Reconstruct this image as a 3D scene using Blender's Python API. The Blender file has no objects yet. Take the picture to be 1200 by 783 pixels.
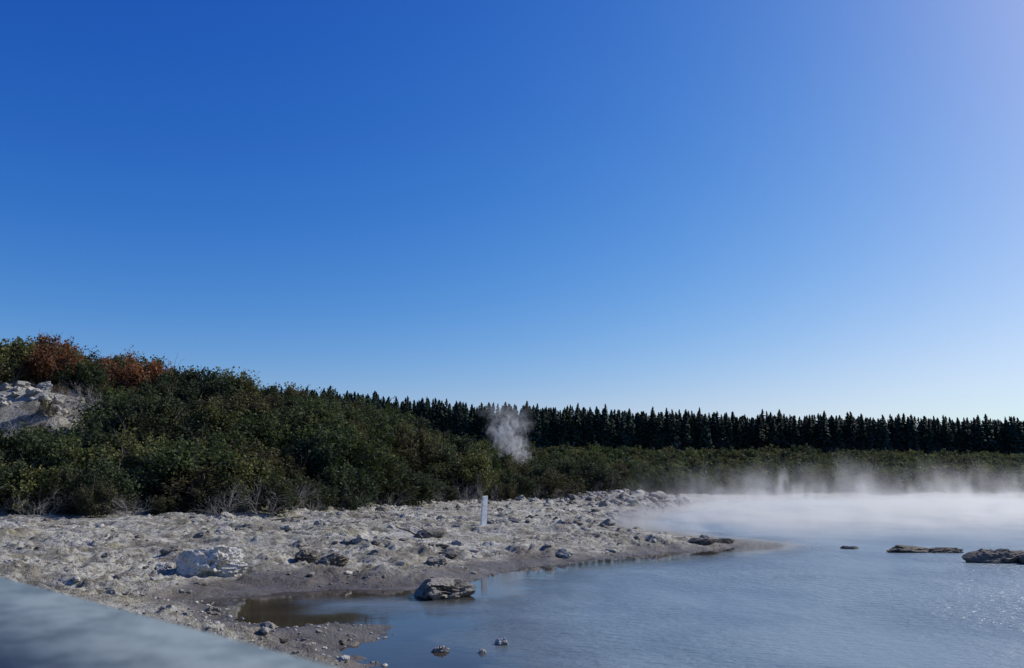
import bpy, math, random
import numpy as np
from mathutils import Vector, Matrix, noise as mnoise
random.seed(7); rng=np.random.default_rng(7)
scene=bpy.context.scene
H=2.6
SUN_AZ=math.radians(64); SUN_EL=math.radians(38)

# ---------------------------------------------------------------- helpers
def link(o,parent=None):
    scene.collection.objects.link(o)
    if parent: o.parent=parent
    return o
def empty(name,loc=(0,0,0)):
    e=bpy.data.objects.new(name,None); e.location=loc; e.empty_display_size=.2
    return link(e)
def mesh_np(name,verts,faces,mat=None,smooth=False,attrs=None):
    """faces: (n,k) array"""
    me=bpy.data.meshes.new(name)
    verts=np.asarray(verts,dtype=np.float32); faces=np.asarray(faces,dtype=np.int32)
    n,k=faces.shape
    me.vertices.add(len(verts)); me.vertices.foreach_set('co',verts.ravel())
    me.loops.add(n*k); me.loops.foreach_set('vertex_index',faces.ravel())
    me.polygons.add(n); me.polygons.foreach_set('loop_start',np.arange(0,n*k,k,dtype=np.int32))
    me.update(calc_edges=True)
    me.polygons.foreach_set('use_smooth',np.full(n,smooth))
    if attrs:
        for a,v in attrs.items():
            at=me.attributes.new(a,'FLOAT','POINT'); at.data.foreach_set('value',np.asarray(v,dtype=np.float32))
    if mat: me.materials.append(mat)
    me.validate(); me.update()
    return me
def _h(ix,iy,s):
    n=(ix*374761393+iy*668265263+s*144269504)&0xffffffff
    n=((n^(n>>13))*1274126177)&0xffffffff
    n=((n^(n>>15))*974634777)&0xffffffff
    return ((n^(n>>16))&0xffff)/65535.0
def vn(x,y,s=0):
    x=np.asarray(x,float); y=np.asarray(y,float)
    ix=np.floor(x).astype(np.int64); iy=np.floor(y).astype(np.int64)
    fx=x-ix; fy=y-iy; fx=fx*fx*(3-2*fx); fy=fy*fy*(3-2*fy)
    a=_h(ix,iy,s); b=_h(ix+1,iy,s); c=_h(ix,iy+1,s); d=_h(ix+1,iy+1,s)
    return (a*(1-fx)+b*fx)*(1-fy)+(c*(1-fx)+d*fx)*fy
def fbm(x,y,s=0,o=4):
    t=0;a=.5;f=1;tot=0
    for i in range(o):
        xx=x*math.cos(i*.9)-y*math.sin(i*.9); yy=x*math.sin(i*.9)+y*math.cos(i*.9)
        t=t+a*vn(xx*f+17*i,yy*f-9*i,s+i); tot+=a; a*=.5; f*=2.03
    return t/tot
def ss(a,b,x):
    t=np.clip((x-a)/(b-a),0,1); return t*t*(3-2*t)

# ---------------------------------------------------------------- terrain function
WATER=[(-1.9,10.6),(-1.8,11.5),(-2.6,12.5),(-2.2,13.6),(-2.2,14.3),(-3.2,14.7),(-4.0,14.0),(-5.1,15.0),(-6.4,17.0),
(-5.4,18.6),(-4.0,19.0),(-2.6,19.0),(-1.2,18.9),(-.9,20.6),(.5,23.6),(3.0,26.0),(6.2,28.3),(9.0,30.4),(9.6,32.0),(8.0,34.5),
(6.2,39.5),(6.3,47),(9.6,58),(16,72),(24,90),(34,97),(60,95),(100,92),(400,80),(400,-200),(10,-200),(9,-30),(4,-6),(1.6,0),(-.3,5),(-1.4,8.5)]
def sdist(x,y):
    x=np.asarray(x,float);y=np.asarray(y,float)
    best=np.full(x.shape,1e9); inside=np.zeros(x.shape,bool)
    n=len(WATER)
    for i in range(n):
        ax,ay=WATER[i]; bx,by=WATER[(i+1)%n]
        dx,dy=bx-ax,by-ay
        t=np.clip(((x-ax)*dx+(y-ay)*dy)/(dx*dx+dy*dy),0,1)
        d=(x-ax-t*dx)**2+(y-ay-t*dy)**2
        best=np.minimum(best,d)
        c=((ay>y)!=(by>y))
        xi=ax+(y-ay)/(by-ay if by!=ay else 1e-9)*dx
        inside^=(c&(x<xi))
    d=np.sqrt(best)
    return np.where(inside,-d,d)
FX=[-400,-60,-22,-11,-8.5,-6,0,8,14,22,40,400]
FY=[  25,  32, 34, 35.5, 44, 57, 64,73, 85,98,102,102]
HX=[-400,-60,-45,-36,-29,-21,-14,-7,0,8,18,400]
HH=[  12.5, 10.9,9.9,8.7,7.4,6.2,4.7,2.9,1.8,.6,.3,.3]
def front(x): return np.interp(x,FX,FY)
def height(x,y,full=False):
    x=np.asarray(x,float);y=np.asarray(y,float)
    sd=sdist(x,y)
    w=(fbm(x*.9,y*.9,3,4)-.5)*1.1+(fbm(x*3.1,y*3.1,31,3)-.5)*.5
    sdw=sd+w*np.clip(1-np.abs(sd)/6,0,1)
    land=0.95*(1-np.exp(-np.maximum(sdw,0)/8.0))
    wat=np.maximum(sdw*.13,-1.3)
    z=np.where(sdw>0,land,wat)
    on=ss(-.3,2.4,sdw)
    wx=x+(fbm(x*1.1,y*1.1,15,2)-.5)*1.2; wy=y+(fbm(x*1.1,y*1.1,16,2)-.5)*1.2
    n1=fbm(wx*.5,wy*.8,5,5)
    ledge=ss(.49,.515,n1)*.05+ss(.56,.58,n1)*.06+ss(.64,.66,n1)*.06
    n2=fbm(wx*2.3,wy*2.3,9,4)
    rid=1-np.abs(2*fbm(wx*1.3,wy*1.7,21,4)-1)*2
    patch=fbm(x*.30,y*.5,77,3)
    mic=(n2-.5)*.08+ledge+ss(.78,1.0,rid)*.05
    # crusty clods
    n3=fbm(wx*4.,wy*4.,41,3); n5=fbm(x*9,y*9,43,2)
    mic=mic+(ss(.5,.60,n3)*.10+(n5-.5)*.06)*ss(.48,.60,patch)+(n5-.5)*.02
    z=z+mic*on
    # low mud bars just breaking the surface
    z=z+(fbm(x*.8,y*1.1,51,3)-.55)*.07*(1-on)*ss(-5,0,sdw)+(n5-.5)*.02*ss(-1,0,sdw)
    d=y-front(x)+ (fbm(x*.15,y*.15,11,3)-.5)*5
    hill=np.interp(x,HX,HH)*ss(-2,25,d)
    hill=hill+ (fbm(x*.12,y*.12,13,4)-.5)*3.0*ss(0,15,d)*ss(40,0,x)
    # eroded pale scarp on the hillside
    cl=np.exp(-(((x+30)/6.5)**2+((y-49)/6.)**2))
    hill=hill+cl*(.9*ss(-4,2,y-48)+ (fbm(x*.8,y*.8,83,4)-.5)*1.8)
    # rock bank at the far end of the beach
    bank=np.exp(-(((x-11)/6.)**2+((y-70)/7.)**2))*.8*(.5+fbm(x*.7,y*.7,61,3))
    mid=4.6*ss(100,200,y)
    back=ss(100,170,y)
    z=z+np.maximum(hill*(1-back)+0*mid,0)*ss(-.5,3,sdw)+mid*ss(-.5,3,sdw)+bank*ss(-.5,2,sdw)
    z=np.where(y>150,z+ np.interp(x,[-150,-44,-22,24,100,150],[8,5.8,3.8,2.4,.9,.2])*ss(150,200,y),z)
    if full: return z,sdw,d
    return z
def hz(x,y): return float(height(np.array([x]),np.array([y]))[0])

def graded(a,b,fine,lo,hi,g=1.12):
    c=list(np.arange(a,b,fine)); s=fine; v=c[-1]
    while v<hi: s*=g; v+=s; c.append(v)
    s=fine; v=c[0]; l=[]
    while v>lo: s*=g; v-=s; l.append(v)
    return np.array(l[::-1]+c)
ys=graded(10,38,.08,-120,38.01)
ys=ys[ys<38.]
t=[38.]; s=.11
while t[-1]<6000:
    s=min(s*1.02,.6) if t[-1]<130 else s*1.09
    t.append(t[-1]+s)
ys=np.concatenate([ys,np.array(t)])
xs=graded(-16,9,.08,-5000,5000,1.035)
X,Y=np.meshgrid(xs,ys)
Z,SD,D=height(X,Y,True)
ny,nx=X.shape
print('grid',nx,ny)
V=np.stack([X.ravel(),Y.ravel(),Z.ravel()],1)
idx=np.arange(nx*ny).reshape(ny,nx)
F=np.stack([idx[:-1,:-1].ravel(),idx[:-1,1:].ravel(),idx[1:,1:].ravel(),idx[1:,:-1].ravel()],1)

# ---------------------------------------------------------------- material helpers
class NT:
    def __init__(s,mat):
        s.t=mat.node_tree; s.n=s.t.nodes; s.l=s.t.links
    def new(s,typ,**k):
        n=s.n.new(typ)
        for a,b in k.items(): setattr(n,a,b)
        return n
    def put(s,inp,v):
        if isinstance(v,bpy.types.NodeSocket): s.l.new(v,inp)
        else: inp.default_value=v
    def math(s,op,a,b=0,c=None,clamp=False):
        n=s.new('ShaderNodeMath',operation=op); n.use_clamp=clamp
        s.put(n.inputs[0],a); s.put(n.inputs[1],b)
        if c is not None: s.put(n.inputs[2],c)
        return n.outputs[0]
    def mr(s,v,a,b,c=0,d=1,smooth=True):
        n=s.new('ShaderNodeMapRange'); n.interpolation_type='SMOOTHSTEP' if smooth else 'LINEAR'
        s.put(n.inputs['Value'],v)
        for k,q in zip(('From Min','From Max','To Min','To Max'),(a,b,c,d)): s.put(n.inputs[k],q)
        return n.outputs['Result']
    def noise(s,vec,scale,detail=4,rough=.55,dist=0):
        n=s.new('ShaderNodeTexNoise'); s.put(n.inputs['Vector'],vec)
        n.inputs['Scale'].default_value=scale; n.inputs['Detail'].default_value=detail
        n.inputs['Roughness'].default_value=rough; n.inputs['Distortion'].default_value=dist
        return n.outputs['Fac']
    def mix(s,f,a,b,typ='MIX'):
        n=s.new('ShaderNodeMix',data_type='RGBA',blend_type=typ)
        s.put(n.inputs[0],f); s.put(n.inputs[6],a); s.put(n.inputs[7],b)
        return n.outputs[2]
    def attr(s,name):
        return s.new('ShaderNodeAttribute',attribute_name=name).outputs['Fac']
    def mapping(s,vec,scale=(1,1,1),loc=(0,0,0)):
        n=s.new('ShaderNodeMapping'); s.put(n.inputs['Vector'],vec)
        n.inputs['Scale'].default_value=scale; n.inputs['Location'].default_value=loc
        return n.outputs[0]
    def bump(s,h,strength,dist,normal=None):
        n=s.new('ShaderNodeBump'); s.put(n.inputs['Height'],h)
        n.inputs['Strength'].default_value=strength; n.inputs['Distance'].default_value=dist
        if normal: s.l.new(normal,n.inputs['Normal'])
        return n.outputs[0]
def mat(name):
    m=bpy.data.materials.new(name); m.use_nodes=True
    t=NT(m); b=m.node_tree.nodes['Principled BSDF']; return m,t,b
def C(r,g,b): return (r,g,b,1)

# ground
gm,t,b=mat('sinter_ground')
pos=t.new('ShaderNodeTexCoord').outputs['Object']
n1=t.noise(pos,.35,5,.6); n2=t.noise(pos,1.7,6,.65); n3=t.noise(pos,9,5,.7); n4=t.noise(pos,.8,4,.6,1.); n5=t.noise(pos,.55,6,.7,.5)
col=t.mix(t.mr(n2,.36,.62),C(.20,.185,.15),C(.42,.405,.355))
col=t.mix(t.math('MULTIPLY',t.mr(n1,.48,.64),.75),col,C(.50,.485,.435))
col=t.mix(t.math('MULTIPLY',t.mr(n4,.53,.66),.6),col,C(.24,.215,.12))
col=t.mix(t.math('MULTIPLY',t.mr(n5,.51,.61),.7),col,C(.13,.115,.092))
col=t.mix(t.mr(n3,.38,.54,.8,0),col,C(.095,.08,.062))
wet=t.attr('wet'); veg=t.attr('veg')
wcol=t.mix(t.mr(n2,.35,.65),C(.045,.038,.03),C(.13,.11,.092))
wv=t.math('ADD',wet,t.math('MULTIPLY',t.math('SUBTRACT',n2,.5),1.1))
wm=t.mr(wv,.35,.85)
col=t.mix(wm,col,wcol)
vcol=t.mix(t.mr(n2,.4,.6),C(.035,.04,.02),C(.09,.085,.05))
col=t.mix(veg,col,vcol)
t.put(b.inputs['Base Color'],col)
t.put(b.inputs['Roughness'],t.mr(wm,0,1,.95,.5))
hh=t.math('ADD',t.math('MULTIPLY',n3,.6),t.math('MULTIPLY',t.noise(pos,30,3,.6),.3))
t.put(b.inputs['Normal'],t.bump(hh,1,.11))
b.inputs['Specular IOR Level'].default_value=.3
wetv=np.clip(1-(Z/.18),0,1)
wetv=np.where(SD>9,0,wetv)
n_=fbm(X*.3,Y*.3,91,3)
wetv=np.maximum(wetv, .8*ss(2.6,.5,SD+ (n_-.5)*3))
vegv=ss(-1.0,3,D)*ss(1,3,SD)
cliff=np.exp(-(((X+29.5)/6.5)**2+((Y-48.5)/6.)**2))
vegv=vegv*(1-.95*ss(.30,.55,cliff*(.5+fbm(X*.6,Y*.6,7,3))))
ground=bpy.data.objects.new('ground',mesh_np('ground',V,F,gm,True,{'wet':wetv.ravel(),'veg':vegv.ravel()})); link(ground)

# water
wm_,t,b=mat('geothermal_water')
pos=t.new('ShaderNodeTexCoord').outputs['Object']
dep=t.attr('depth')
nb=t.noise(pos,.25,4,.6,.6); nc=t.noise(pos,1.1,4,.6)
dv=t.math('ADD',dep,t.math('MULTIPLY',t.math('SUBTRACT',nb,.5),.30))
deepc=t.mix(t.mr(nb,.35,.65),C(.135,.18,.215),C(.19,.24,.27))
shal=t.mix(nc,C(.018,.014,.010),C(.06,.048,.036))
t.put(b.inputs['Base Color'],t.mix(t.mr(dv,.10,.52),shal,deepc))
t.put(b.inputs['Roughness'],t.mr(dep,0.04,.45,.03,.32)); b.inputs['IOR'].default_value=1.33
b.inputs['Specular IOR Level'].default_value=.36
cal=t.mr(t.noise(t.mapping(pos,(.5,.25,1)),.4,3,.6,.3),.36,.6,.45,1)
calm=t.math('MULTIPLY',cal,t.mr(dep,.14,.5,.02,1))
rp=t.noise(t.mapping(pos,(1,1.9,1)),3.4,3,.55,.1); rp2=t.noise(t.mapping(pos,(1,1.6,1)),9,2,.6,.1)
hgt=t.math('MULTIPLY',t.math('ADD',rp,t.math('MULTIPLY',rp2,.3)),calm)
t.put(b.inputs['Normal'],t.bump(hgt,1,.08))
fm=(Z.ravel()[F].min(1)<.06)&(SD.ravel()[F].min(1)<2.)
Fw=F[fm]; used=np.unique(Fw); re=np.full(len(V),-1); re[used]=np.arange(len(used))
Vw=V[used].copy(); dp=np.maximum(-Vw[:,2],0); Vw[:,2]=0
water=bpy.data.objects.new('water',mesh_np('water',Vw,re[Fw],wm_,True,{'depth':dp})); link(water)

# ---------------------------------------------------------------- rocks
rm,t,b=mat('sinter_rock')
pos=t.new('ShaderNodeTexCoord').outputs['Object']
a=t.attr('tone')
n=t.noise(pos,4,5,.65); n2=t.noise(pos,14,4,.65)
col=t.mix(a,C(.09,.072,.052),C(.52,.50,.45))
col=t.mix(t.mr(n,.5,.7,0,.55),col,C(.24,.19,.11))
col=t.mix(t.mr(n2,.35,.5,.6,0),col,C(.09,.07,.055))
t.put(b.inputs['Base Color'],col); b.inputs['Roughness'].default_value=.9
t.put(b.inputs['Normal'],t.bump(t.math('ADD',n,n2),.9,.06))
import bmesh
def ico(sub):
    bm=bmesh.new(); bmesh.ops.create_icosphere(bm,subdivisions=sub,radius=1)
    v=np.array([p.co[:] for p in bm.verts]); f=np.array([[q.index for q in p.verts] for p in bm.faces]); bm.free(); return v,f
def rockshape(sub,seed,rough=.45):
    v,f=ico(sub); out=v.copy()
    for i,p in enumerate(v):
        q=Vector(p)*1.1+Vector((seed*7.3,seed*3.1,seed))
        if sub>3:
            d=mnoise.noise(q)*.5+mnoise.noise(q*2.1)*.38+(.25-abs(mnoise.noise(q*3.3)))*.5+(.2-abs(mnoise.noise(q*7)))*.22+mnoise.noise(q*14)*.07
        else:
            d=mnoise.noise(q)*rough*1.3+mnoise.noise(q*2.3)*rough*.8+abs(mnoise.noise(q*5))*rough*.5
        out[i]=p*(1+d)
    r=np.random.default_rng(seed)
    for k in range(7 if sub<4 else 9):
        nn=r.normal(size=3); nn/=np.linalg.norm(nn); c=r.uniform(.6,.95)
        pr=out@nn; m=pr>c; out[m]-=np.outer(pr[m]-c,nn)*.7
    return out,f
var=[rockshape(2,i+1) for i in range(10)]
var3=[rockshape(3,i+31) for i in range(8)]
def combine(name,items,mat_):
    VV=[];FF=[];TT=[];o=0
    for (v,f),loc,sc,rot,tone in items:
        c,s_=math.cos(rot),math.sin(rot)
        w=v*np.array(sc); w=np.stack([w[:,0]*c-w[:,1]*s_,w[:,0]*s_+w[:,1]*c,w[:,2]],1)+np.array(loc)
        VV.append(w);FF.append(f+o);TT.append(np.full(len(v),tone)); o+=len(v)
    return mesh_np(name,np.concatenate(VV),np.concatenate(FF),mat_,False,{'tone':np.concatenate(TT)})
N=40000
rx=rng.uniform(-34,16,N); ry=rng.uniform(8,80,N)
rz,rsd,rd=height(rx,ry,True)
cl=fbm(rx*.4,ry*.55,71,3); pt=fbm(rx*.30,ry*.5,77,3)
keep=(rsd>-.25)&(rd<3)&(rng.random(N)<ss(.50,.68,np.maximum(cl,pt))*.6+.05)
items=[]
for x,y,z,q,s_ in zip(rx[keep],ry[keep],rz[keep],rng.random(keep.sum()),rsd[keep]):
    size=.016+.19*q**16+.055*q*q
    if s_<.6: size*=.6
    size*=(1+max(0,y-25)*.012)
    v=random.choice(var3 if size>.12 else var)
    fl=random.uniform(.4,.8)
    items.append((v,(x,y,z),(size*random.uniform(.8,1.6),size*random.uniform(.7,1.2),size*fl),random.uniform(0,6.3),random.choice([random.uniform(.05,.35),random.uniform(.35,.85)])*(0.35 if s_<.5 else 1)))
# pebbles on the near spit
for i in range(700):
    x=random.uniform(-8,-1.5); y=random.uniform(10.5,17.5)
    z,s_,d=[float(q[0]) for q in height(np.array([x]),np.array([y]),True)]
    if s_<-.1: continue
    size=random.uniform(.01,.025)+.045*random.random()**6
    items.append((random.choice(var),(x,y,z),(size*1.4,size,size*.7),random.uniform(0,6.3),random.uniform(.2,.9)))
# rocks on the far bank
for i in range(420):
    x=random.gauss(11,5.5); y=random.gauss(72,7)
    z,s_,d=[float(q[0]) for q in height(np.array([x]),np.array([y]),True)]
    if s_<.2: continue
    size=random.uniform(.1,.25)+.4*random.random()**6
    items.append((random.choice(var3),(x,y,z),(size*1.4,size,size*.75),random.uniform(0,6.3),random.uniform(.1,.75)))
for i in range(260):   # shore stones far side
    x=random.uniform(18,110); y=float(np.interp(x,[18,24,34,60,100,400],[76,90,97,95,92,80]))+random.gauss(.5,.8)
    size=random.uniform(.1,.45)
    items.append((random.choice(var),(x,y,max(0,hz(x,y))),(size*1.6,size,size*.6),random.uniform(0,6.3),random.uniform(.2,.9)))
for i in range(140):   # blocks on the scarp
    x=random.gauss(-30,4); y=random.gauss(47.5,3)
    size=random.uniform(.08,.22)+.25*random.random()**5
    items.append((random.choice(var3),(x,y,hz(x,y)),(size*1.3,size,size*.8),random.uniform(0,6.3),random.uniform(.4,.8)))
link(bpy.data.objects.new('rocks',combine('rocks',items,rm)))
print('rocks',len(items))
def boulder(x,y,sx,sy,sz,tone,seed,rot=0,zo=None,name='boulder'):
    v=rockshape(5,seed); z=hz(x,y) if zo is None else zo
    me=combine(name,[(v,(0,0,0),(sx,sy,sz),rot,tone)],rm)
    o=bpy.data.objects.new(name,me); o.location=(x,y,z+sz*.22); link(o)
boulder(-7.6,19.9,.78,.55,.54,1.4,101,.3)
boulder(-8.7,20.1,.30,.3,.14,.9,102)
boulder(-1.6,18.0,.72,.6,.40,.28,126,0,0)
boulder(-2.1,22.6,.36,.3,.20,.3,104,0)
boulder(-4.8,21.3,.46,.35,.20,.15,105,.4)
boulder(-5.6,21.8,.35,.3,.16,.15,120,.4)
boulder(-9.2,28.5,.7,.4,.18,.25,106,.1)
boulder(-2.9,28.6,.6,.4,.22,.2,107,.2)
boulder(-.6,33.5,.75,.4,.25,.7,108,.5)
boulder(-2.4,25.5,.5,.4,.16,.2,109)
boulder(7.2,30.2,.6,.35,.15,.12,110)
boulder(8.3,31.2,.5,.35,.13,.10,121)
# rocks out in the water
boulder(12.6,29.6,.36,.2,.08,.12,111,0,0,'water_rock')
boulder(14.2,28.4,.85,.35,.18,.12,112,.1,0,'water_rock')
boulder(15.3,28.2,.65,.3,.16,.10,113,0,0,'water_rock')
boulder(15.2,25.0,.95,.5,.30,.12,127,0,0,'water_rock')
boulder(16.5,24.5,1.05,.6,.30,.14,125,0,0,'water_rock')
boulder(-.15,12.9,.11,.08,.07,.9,117,0,0,'water_rock')
boulder(-1.1,12.4,.11,.08,.06,.6,118,0,0,'water_rock')
boulder(-.45,12.3,.06,.06,.05,.9,119,0,0,'water_rock')

# ---------------------------------------------------------------- white marker post
pm,t,b=mat('white_paint')
n=t.noise(t.new('ShaderNodeTexCoord').outputs['Object'],7,5,.7)
t.put(b.inputs['Base Color'],t.mix(t.mr(n,.45,.7),C(.8,.8,.78),C(.5,.48,.42))); b.inputs['Roughness'].default_value=.6
bm=bmesh.new(); bmesh.ops.create_cube(bm,size=1)
bmesh.ops.scale(bm,vec=(.27,.09,1.35),verts=bm.verts)
for v in bm.verts:
    v.co.z+=.52
    if v.co.z>1: v.co.x*=.86; v.co.z+=.05*(v.co.x>0)
bmesh.ops.bevel(bm,geom=bm.edges[:],offset=.012,segments=2,affect='EDGES')
me=bpy.data.meshes.new('marker_post'); bm.to_mesh(me); bm.free(); me.materials.append(pm)
o=bpy.data.objects.new('marker_post',me); o.location=(-1.15,31.6,hz(-1.15,31.6)); o.rotation_euler=(.02,.05,.6); link(o)

# ---------------------------------------------------------------- foliage
def leafmat(name,trans=.25):
    m,t,b=mat(name)
    oi=t.new('ShaderNodeObjectInfo')
    tint=t.attr('tint')
    base=oi.outputs['Color']
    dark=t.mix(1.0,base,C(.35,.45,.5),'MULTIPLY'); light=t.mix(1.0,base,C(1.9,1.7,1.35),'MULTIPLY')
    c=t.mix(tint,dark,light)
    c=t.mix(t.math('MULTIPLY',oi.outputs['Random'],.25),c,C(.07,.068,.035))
    t.put(b.inputs['Base Color'],c); b.inputs['Roughness'].default_value=.7; b.inputs['Specular IOR Level'].default_value=.12
    tr=t.new('ShaderNodeBsdfTranslucent'); t.put(tr.inputs[0],t.mix(1.0,c,C(1.3,1.3,.85),'MULTIPLY'))
    mx=t.new('ShaderNodeMixShader'); mx.inputs[0].default_value=trans
    t.l.new(b.outputs[0],mx.inputs[1]); t.l.new(tr.outputs[0],mx.inputs[2])
    t.l.new(mx.outputs[0],t.n['Material Output'].inputs[0]); return m
lm=leafmat('shrub_leaves',.25); cm=leafmat('conifer_needles',trans=.08)
bmk,t,b=mat('twig_bark')
t.put(b.inputs['Base Color'],t.mix(t.noise(t.new('ShaderNodeTexCoord').outputs['Object'],3,3),C(.16,.14,.12),C(.42,.39,.35))); b.inputs['Roughness'].default_value=.9
bkd,t,b=mat('dark_bark')
t.put(b.inputs['Base Color'],t.mix(t.noise(t.new('ShaderNodeTexCoord').outputs['Object'],3,3),C(.05,.04,.03),C(.12,.10,.08))); b.inputs['Roughness'].default_value=.9
def quads(P,Nrm,size,asp,r):
    """diamond leaves"""
    n=len(P); a=r.normal(size=(n,3)); u=np.cross(Nrm,a); u/=np.linalg.norm(u,axis=1)[:,None]+1e-9
    v=np.cross(Nrm,u); v/=np.linalg.norm(v,axis=1)[:,None]+1e-9
    s=size[:,None]
    vs=np.stack([P-u*s*asp,P-v*s*.5+u*s*.1,P+u*s*asp,P+v*s*.5],1).reshape(-1,3)
    return vs,np.arange(4*n).reshape(n,4)
def tube(p0,p1,r0,r1):
    p0=np.array(p0);p1=np.array(p1);d=p1-p0;d=d/(np.linalg.norm(d)+1e-9)
    a=np.cross(d,[.3,.2,.93]);a/=np.linalg.norm(a)+1e-9;b_=np.cross(d,a)
    vs=[]
    for p,r in((p0,r0),(p1,r1)):
        for k in range(3):
            th=k*2.094; vs.append(p+r*(math.cos(th)*a+math.sin(th)*b_))
    return vs,[[0,1,4,3],[1,2,5,4],[2,0,3,5]]
def tubes(segs):
    VV=[];FF=[]
    for s_ in segs:
        v,f=tube(*s_); o=len(VV); VV+=v; FF+=[[q+o for q in ff] for ff in f]
    return np.array(VV),np.array(FF)
def branchy(r,n,h,spread,r0=.03,levels=3,sub=3):
    segs=[]
    def grow(p,d,L,rad,lev):
        k=3
        for i in range(k):
            d=d+r.normal(size=3)*.22; d/=np.linalg.norm(d)
            q=p+d*L/k; segs.append((p,q,rad,rad*.75)); p=q; rad*=.75
            if lev>0:
                for j in range(sub if i>0 else 1):
                    dd=d+r.normal(size=3)*.6; dd[2]+=.15; dd/=np.linalg.norm(dd)
                    grow(p,dd,L*.55,rad*.7,lev-1)
    for i in range(n):
        a=r.uniform(0,6.28); d=np.array([math.cos(a)*spread,math.sin(a)*spread,1.]);d/=np.linalg.norm(d)
        grow(np.array([math.cos(a)*.15,math.sin(a)*.15,-.1]),d*1.,h*r.uniform(.7,1),r0,levels-1)
    return segs
def two_mat_mesh(name,V1,F1,T1,m1,V2,F2,m2):
    Vv=np.concatenate([V1,V2]); Ff=np.concatenate([F1,F2+len(V1)])
    me=mesh_np(name,Vv,Ff,m1,False,{'tint':np.concatenate([T1,np.full(len(V2),.5)])})
    me.materials.append(m2)
    mi=np.zeros(len(Ff),dtype=np.int32); mi[len(F1):]=1; me.polygons.foreach_set('material_index',mi); me.update()
    return me
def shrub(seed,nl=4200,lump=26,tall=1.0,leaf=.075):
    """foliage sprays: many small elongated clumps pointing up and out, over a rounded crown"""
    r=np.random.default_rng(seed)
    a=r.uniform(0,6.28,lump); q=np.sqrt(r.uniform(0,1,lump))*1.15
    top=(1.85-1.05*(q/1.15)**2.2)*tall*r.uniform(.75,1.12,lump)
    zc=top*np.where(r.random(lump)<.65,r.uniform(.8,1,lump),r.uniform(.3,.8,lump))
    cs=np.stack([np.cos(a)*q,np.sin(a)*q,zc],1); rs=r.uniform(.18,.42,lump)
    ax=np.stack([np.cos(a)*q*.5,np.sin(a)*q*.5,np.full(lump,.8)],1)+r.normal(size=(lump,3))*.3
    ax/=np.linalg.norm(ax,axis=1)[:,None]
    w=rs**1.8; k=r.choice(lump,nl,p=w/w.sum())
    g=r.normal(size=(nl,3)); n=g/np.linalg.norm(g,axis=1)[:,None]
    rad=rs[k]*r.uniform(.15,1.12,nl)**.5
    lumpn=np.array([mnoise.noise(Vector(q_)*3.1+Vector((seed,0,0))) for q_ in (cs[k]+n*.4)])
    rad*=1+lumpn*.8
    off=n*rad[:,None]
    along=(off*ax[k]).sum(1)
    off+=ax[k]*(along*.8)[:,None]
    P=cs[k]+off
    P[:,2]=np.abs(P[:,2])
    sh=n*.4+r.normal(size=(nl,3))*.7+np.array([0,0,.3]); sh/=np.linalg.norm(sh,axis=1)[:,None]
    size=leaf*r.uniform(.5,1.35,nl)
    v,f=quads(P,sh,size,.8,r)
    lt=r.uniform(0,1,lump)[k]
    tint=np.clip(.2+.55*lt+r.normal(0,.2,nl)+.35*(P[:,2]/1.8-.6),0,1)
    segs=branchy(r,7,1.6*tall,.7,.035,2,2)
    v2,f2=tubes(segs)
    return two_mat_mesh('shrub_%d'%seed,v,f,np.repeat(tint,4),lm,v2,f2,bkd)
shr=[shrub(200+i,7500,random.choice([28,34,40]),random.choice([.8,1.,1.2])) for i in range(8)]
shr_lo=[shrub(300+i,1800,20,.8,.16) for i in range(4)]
bare=[]
for i in range(4):
    r=np.random.default_rng(400+i); v2,f2=tubes(branchy(r,9,1.5,.9,.022,3,3))
    me=mesh_np('bare_%d'%i,v2,f2,bmk); bare.append(me)
greens=[(.040,.059,.028),(.034,.050,.029),(.050,.067,.031),(.080,.088,.038),(.028,.042,.028),(.060,.056,.035),(.034,.049,.031)]
def scatter(parent,pts,meshes,cols,smin,smax,zj=(.8,1.2),prefix='shrub'):
    xs_=np.array([p[0] for p in pts]); ys_=np.array([p[1] for p in pts]); zs=height(xs_,ys_)
    for i,(x,y,z) in enumerate(zip(xs_,ys_,zs)):
        o=bpy.data.objects.new(prefix+'_%d'%i,random.choice(meshes)); s_=random.uniform(smin,smax)
        o.location=(x,y,z-.12); o.scale=(s_*random.uniform(.85,1.2),s_*random.uniform(.85,1.2),s_*random.uniform(*zj))
        o.rotation_euler=(random.uniform(-.1,.1),random.uniform(-.1,.1),random.uniform(0,6.28))
        c=random.choice(cols); k=random.uniform(.7,1.3); o.color=(c[0]*k,c[1]*k,c[2]*k,1)
        link(o,parent)
def poisson(n,xr,yr,md,test):
    cell={}; out=[]
    for _ in range(n):
        x=random.uniform(*xr); y=random.uniform(*yr)
        if not test(x,y): continue
        m=md; k=(int(x//3),int(y//3)); ok=True
        for a in(-1,0,1):
            for c in(-1,0,1):
                for q in cell.get((k[0]+a,k[1]+c),()):
                    if (q[0]-x)**2+(q[1]-y)**2<m*m: ok=False;break
                if not ok:break
            if not ok:break
        if ok: out.append((x,y)); cell.setdefault(k,[]).append((x,y))
    return out
def fr(x,y): return y-float(front(x))
def incliff(x,y): return math.exp(-(((x+30)/6.)**2+((y-47.3)/5.6)**2))>.40
def redzone(x,y): return -.62<x/y<-.44 and fr(x,y)>18
hillpts=poisson(16000,(-80,24),(28,112),2.1,lambda x,y: .6<fr(x,y)<(42 if x<0 else 26) and not incliff(x,y))
th=empty('shrub_thicket')
reds=[p for p in hillpts if redzone(*p) and random.random()<.5]
rs_=set(reds); greensp=[p for p in hillpts if p not in rs_]
scatter(th,greensp,shr,greens,1.0,1.75,(.7,1.05))
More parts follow.
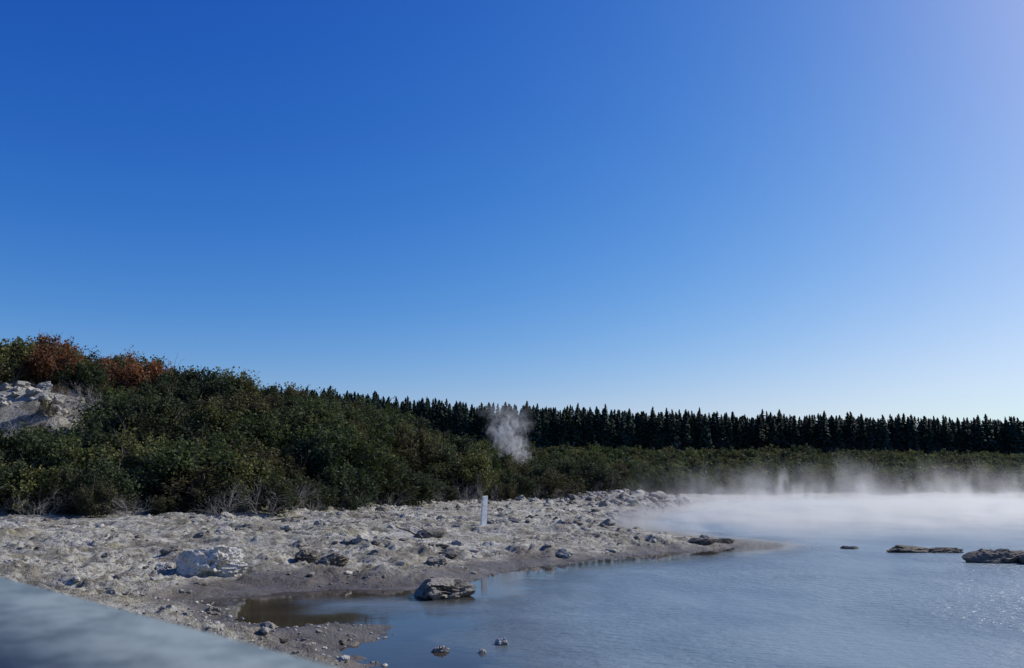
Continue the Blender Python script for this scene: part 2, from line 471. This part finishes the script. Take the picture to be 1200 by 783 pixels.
at_=empty('autumn_shrubs'); scatter(at_,reds,shr,[(.14,.060,.036),(.15,.068,.042),(.10,.050,.036)],1.1,1.6,(.8,1.1))
# low skirts at the front of the thicket
fp=poisson(3000,(-60,22),(28,100),.9,lambda x,y:-1.2<fr(x,y)<1.4 and random.random()<.6)
scatter(th,fp,shr,[(.04,.05,.032),(.055,.055,.036)],.3,.8)
cp=poisson(900,(-42,-22),(40,56),2.2,lambda x,y:incliff(x,y))
scatter(th,cp,shr,[(.05,.055,.035),(.07,.06,.04),(.10,.06,.04)],.25,.6)
bp=poisson(4000,(-60,20),(28,95),1.1,lambda x,y:(-1.7<fr(x,y)<1.2 and random.random()<.7) or (incliff(x,y) and random.random()<.4) )
bt=empty('bare_shrubs'); scatter(bt,bp,bare,[(1,1,1)],.35,1.05)
# scrub plain on the far side
sc=empty('scrub')
pl=poisson(30000,(10,260),(97,205),2.2,lambda x,y: fr(x,y)>.5 and y>float(np.interp(x,[18,24,34,60,100,400],[78,92,99,97,94,82]))+1)
pl2=poisson(4000,(-120,12),(100,205),3.2,lambda x,y:True)
scatter(sc,pl+pl2,shr_lo,[(.065,.092,.040),(.085,.104,.044),(.048,.070,.036),(.09,.092,.047),(.035,.052,.032)],.6,1.7,(.7,1.2))
print('hill',len(hillpts),'scrub',len(pl)+len(pl2))

# ---------------------------------------------------------------- conifers
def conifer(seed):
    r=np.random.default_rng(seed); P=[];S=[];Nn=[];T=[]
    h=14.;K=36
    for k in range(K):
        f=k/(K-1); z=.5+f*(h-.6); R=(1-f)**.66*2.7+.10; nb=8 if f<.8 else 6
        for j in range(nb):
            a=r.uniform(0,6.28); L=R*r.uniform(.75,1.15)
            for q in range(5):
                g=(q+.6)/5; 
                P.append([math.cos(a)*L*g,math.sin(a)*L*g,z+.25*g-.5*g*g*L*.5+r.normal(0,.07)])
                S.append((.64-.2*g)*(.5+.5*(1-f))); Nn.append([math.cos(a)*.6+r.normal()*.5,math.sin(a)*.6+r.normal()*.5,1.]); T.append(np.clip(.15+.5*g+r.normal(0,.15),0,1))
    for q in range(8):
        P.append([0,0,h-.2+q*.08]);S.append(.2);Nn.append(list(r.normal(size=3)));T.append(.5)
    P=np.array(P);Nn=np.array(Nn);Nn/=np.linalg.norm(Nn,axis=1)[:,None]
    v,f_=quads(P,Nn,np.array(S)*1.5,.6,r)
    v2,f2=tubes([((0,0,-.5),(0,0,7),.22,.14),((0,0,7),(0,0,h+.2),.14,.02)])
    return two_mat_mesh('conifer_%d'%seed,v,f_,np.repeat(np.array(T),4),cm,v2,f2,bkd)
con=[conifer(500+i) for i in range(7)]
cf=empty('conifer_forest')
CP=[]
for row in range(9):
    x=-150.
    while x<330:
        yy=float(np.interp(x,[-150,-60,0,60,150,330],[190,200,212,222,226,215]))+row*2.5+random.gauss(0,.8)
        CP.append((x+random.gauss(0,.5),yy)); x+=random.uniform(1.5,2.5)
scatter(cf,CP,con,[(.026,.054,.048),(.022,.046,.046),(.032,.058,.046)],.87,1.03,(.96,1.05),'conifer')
print('conifers',len(CP))

# ---------------------------------------------------------------- driftwood
dm=bkd
def wood(x,y,L,rot,lift=.1):
    r=np.random.default_rng(int(abs(x*100)+y)); segs=[];p=np.array([-L/2,0,.06]);rad=.05
    for i in range(6):
        q=p+np.array([L/6,r.normal()*.06,lift*L/6+r.normal()*.02]); segs.append((p,q,rad,rad*.85)); p=q; rad*=.85
        if i in(2,4): segs.append((p,p+np.array([.15,r.normal()*.2,.18]),rad*.7,.01))
    v,f=tubes(segs); o=bpy.data.objects.new('driftwood',mesh_np('driftwood',v,f,dm,True)); o.location=(x,y,hz(x,y)+.02); o.rotation_euler=(0,0,rot); link(o)
wood(-3.6,27.5,1.2,2.6,.25); wood(-3.1,28.4,.9,2.2,.3); wood(-6.5,30,1.5,.2); wood(-9.5,33,1.6,.1)

# ---------------------------------------------------------------- boardwalk with painted handrail (camera stands on it)
rp_,t,b=mat('painted_rail')
pos=t.new('ShaderNodeTexCoord').outputs['Object']
n=t.noise(pos,14,5,.7)
t.put(b.inputs['Base Color'],t.mix(t.mr(n,.35,.65),C(.065,.09,.105),C(.14,.175,.19))); b.inputs['Roughness'].default_value=.65
t.put(b.inputs['Normal'],t.bump(t.noise(pos,40,4),.3,.004))
wd,t,b=mat('weathered_timber')
pos=t.new('ShaderNodeTexCoord').outputs['Object']
t.put(b.inputs['Base Color'],t.mix(t.noise(t.mapping(pos,(2,30,2)),1.5,4),C(.12,.10,.085),C(.28,.25,.21))); b.inputs['Roughness'].default_value=.85
bw=empty('boardwalk')
A=np.array([-.168,.70]); B=np.array([-.816,1.275]); dr=(B-A)/np.linalg.norm(B-A); nr=np.array([dr[1],-dr[0]])
if nr@(-A)<0: nr=-nr      # towards camera
A=A-nr*.034
ang=math.atan2(dr[1],dr[0])
def box(name,c,size,rotz,m,bev=.01,parent=None):
    bm=bmesh.new(); bmesh.ops.create_cube(bm,size=1); bmesh.ops.scale(bm,vec=size,verts=bm.verts)
    bmesh.ops.bevel(bm,geom=bm.edges[:],offset=bev,segments=4,affect='EDGES')
    me=bpy.data.meshes.new(name); bm.to_mesh(me); bm.free(); me.materials.append(m)
    for p in me.polygons: p.use_smooth=True
    o=bpy.data.objects.new(name,me); o.location=c; o.rotation_euler=(0,0,rotz); return link(o,parent)
RW=.27; RZ=H-.16
rc=A+dr*.9+nr*RW/2
box('handrail',(rc[0],rc[1],RZ-.03),(4.4,RW,.06),ang,rp_,.022,bw)
for k in(-1.1,.75,2.6):
    p=A+dr*k+nr*RW*.6
    z0=hz(p[0],p[1])-.3; zt=RZ-.062
    box('post_%d'%int(k*10),(p[0],p[1],(z0+zt)/2),(.09,.09,zt-z0),ang,wd,.006,bw)
for i in range(40):
    p=A+dr*(.9+(i-20)*.145)+nr*(RW*.6+.75)
    box('deck_board_%d'%i,(p[0],p[1],.98),(.135,1.35,.04),ang,wd,.004,bw)
for q in(.15,1.3):
    p=A+dr*.9+nr*(RW*.6+q); box('bearer_%d'%int(q*10),(p[0],p[1],.885),(5.8,.09,.14),ang,wd,.005,bw)

# ---------------------------------------------------------------- steam (real volumes over the water)
def volbox(name,x0,x1,y0,y1,z0,z1,m):
    cx,cy=(x0+x1)/2,(y0+y1)/2
    v=[(x-cx,y-cy,z) for z in(z0,z1) for x,y in((x0,y0),(x1,y0),(x1,y1),(x0,y1))]
    f=[(0,3,2,1),(4,5,6,7),(0,1,5,4),(1,2,6,5),(2,3,7,6),(3,0,4,7)]
    me=bpy.data.meshes.new(name); me.from_pydata(v,[],f); me.materials.append(m)
    o=bpy.data.objects.new(name,me); o.location=(cx,cy,0); return link(o)
def volmat(name):
    m=bpy.data.materials.new(name); m.use_nodes=True; t=NT(m)
    t.n.remove(t.n['Principled BSDF'])
    s_=t.new('ShaderNodeVolumeScatter'); s_.inputs['Color'].default_value=(1,1,1,1); s_.inputs['Anisotropy'].default_value=.4
    t.l.new(s_.outputs[0],t.n['Material Output'].inputs['Volume'])
    sep=t.new('ShaderNodeSeparateXYZ'); pos=t.new('ShaderNodeTexCoord').outputs['Object']; t.l.new(pos,sep.inputs[0])
    return m,t,s_,pos,sep.outputs
m,t,s_,pos,xyz=volmat('mist')
n=t.noise(t.mapping(pos,(1,.5,1.3)),.21,4,.65,.8)
n2=t.noise(t.mapping(pos,(1,.6,.25),(5,3,0)),.34,2,.6,1.)
hs=t.mr(n2,.50,.72,.26,1.5)
e=t.math('EXPONENT',t.math('MULTIPLY',t.math('DIVIDE',xyz[2],hs),-1))
# domain x 5..115 (c=60) y 25..103 (c=64)
edge=t.math('MULTIPLY',t.mr(t.math('ADD',xyz[0],t.math('MULTIPLY',xyz[1],-.35)),-53,-39),t.mr(xyz[0],55,35))
edge=t.math('MULTIPLY',edge,t.math('MULTIPLY',t.mr(xyz[1],-37,-14),t.mr(xyz[1],34,22)))
top=t.mr(xyz[2],4.5,2.5)
d=t.math('MULTIPLY',t.math('MULTIPLY',e,t.mr(n,.38,.64,.12,1)),t.math('MULTIPLY',edge,top))
t.put(s_.inputs['Density'],t.math('MULTIPLY',d,.46))
m.cycles.volume_step_rate=1.1
volbox('steam',5,115,25,103,.03,4.5,m)
m,t,s_,pos,xyz=volmat('plume')
# turbulent column, torn into wisps, drifting with height
nz=t.noise(t.mapping(pos,(1,1,.65)),.95,4,.7,1.8)
wob=t.math('MULTIPLY',t.math('SUBTRACT',t.noise(t.mapping(pos,(.25,.25,1)),.5,2),.5),5)
cx=t.math('ADD',xyz[0],t.math('ADD',wob,t.math('MULTIPLY',t.math('SUBTRACT',xyz[2],6),.15)))
rr=t.math('SQRT',t.math('ADD',t.math('MULTIPLY',cx,cx),t.math('MULTIPLY',xyz[1],xyz[1])))
wid=t.math('ADD',1.7,t.math('MULTIPLY',t.math('SUBTRACT',xyz[2],3),.28))
core=t.mr(t.math('DIVIDE',rr,wid),1.0,.0)
d=t.math('MULTIPLY',t.math('MULTIPLY',core,t.mr(nz,.46,.68)),t.mr(xyz[2],11,4.5))
t.put(s_.inputs['Density'],t.math('MULTIPLY',d,2.3)); m.cycles.volume_step_rate=.7
volbox('steam',-4,4,77,85,2,11,m)

# ---------------------------------------------------------------- light
w=bpy.data.worlds.new('World'); scene.world=w; w.use_nodes=True
t=NT(w); bg=t.n['Background']
sky=t.new('ShaderNodeTexSky',sky_type='NISHITA'); sky.sun_disc=False
sky.sun_elevation=SUN_EL; sky.sun_rotation=SUN_AZ; sky.altitude=200; sky.air_density=1.; sky.dust_density=.9; sky.ozone_density=3.5
hs=t.new('ShaderNodeHueSaturation'); hs.inputs['Saturation'].default_value=1.2
t.l.new(sky.outputs[0],hs.inputs['Color'])
sp=t.new('ShaderNodeSeparateColor'); t.l.new(hs.outputs[0],sp.inputs[0]); cb=t.new('ShaderNodeCombineColor')
for i,(p,a_,M) in enumerate(((1.95,.51,7.),(1.5,.64,11.),(.85,1.92,22.))):
    v=t.math('MULTIPLY',t.math('POWER',t.math('MAXIMUM',sp.outputs[i],0.0),p),a_)
    v=t.math('MULTIPLY',t.math('SUBTRACT',1.0,t.math('EXPONENT',t.math('MULTIPLY',v,-1/M))),M); t.put(cb.inputs[i],v)
t.l.new(cb.outputs[0],bg.inputs[0]); bg.inputs[1].default_value=.10
sd_=Vector((math.sin(SUN_AZ)*math.cos(SUN_EL),math.cos(SUN_AZ)*math.cos(SUN_EL),math.sin(SUN_EL)))
L=bpy.data.lights.new('sun','SUN'); L.energy=4.8; L.angle=math.radians(.5); L.color=(1,.96,.88)
lo=bpy.data.objects.new('sun',L); lo.rotation_euler=sd_.to_track_quat('Z','Y').to_euler(); lo.location=(20,20,40); link(lo)

# ---------------------------------------------------------------- camera
cam=bpy.data.cameras.new('camera'); co=bpy.data.objects.new('camera',cam); link(co)
co.location=(0,0,H); co.rotation_euler=(math.radians(90+10.6),0,0)
cam.sensor_width=36; cam.lens=27; cam.clip_end=12000; cam.clip_start=.05
cam.dof.use_dof=True; cam.dof.focus_distance=35; cam.dof.aperture_fstop=4.5
scene.camera=co
scene.view_settings.view_transform='Standard'; scene.view_settings.look='None'; scene.view_settings.exposure=0
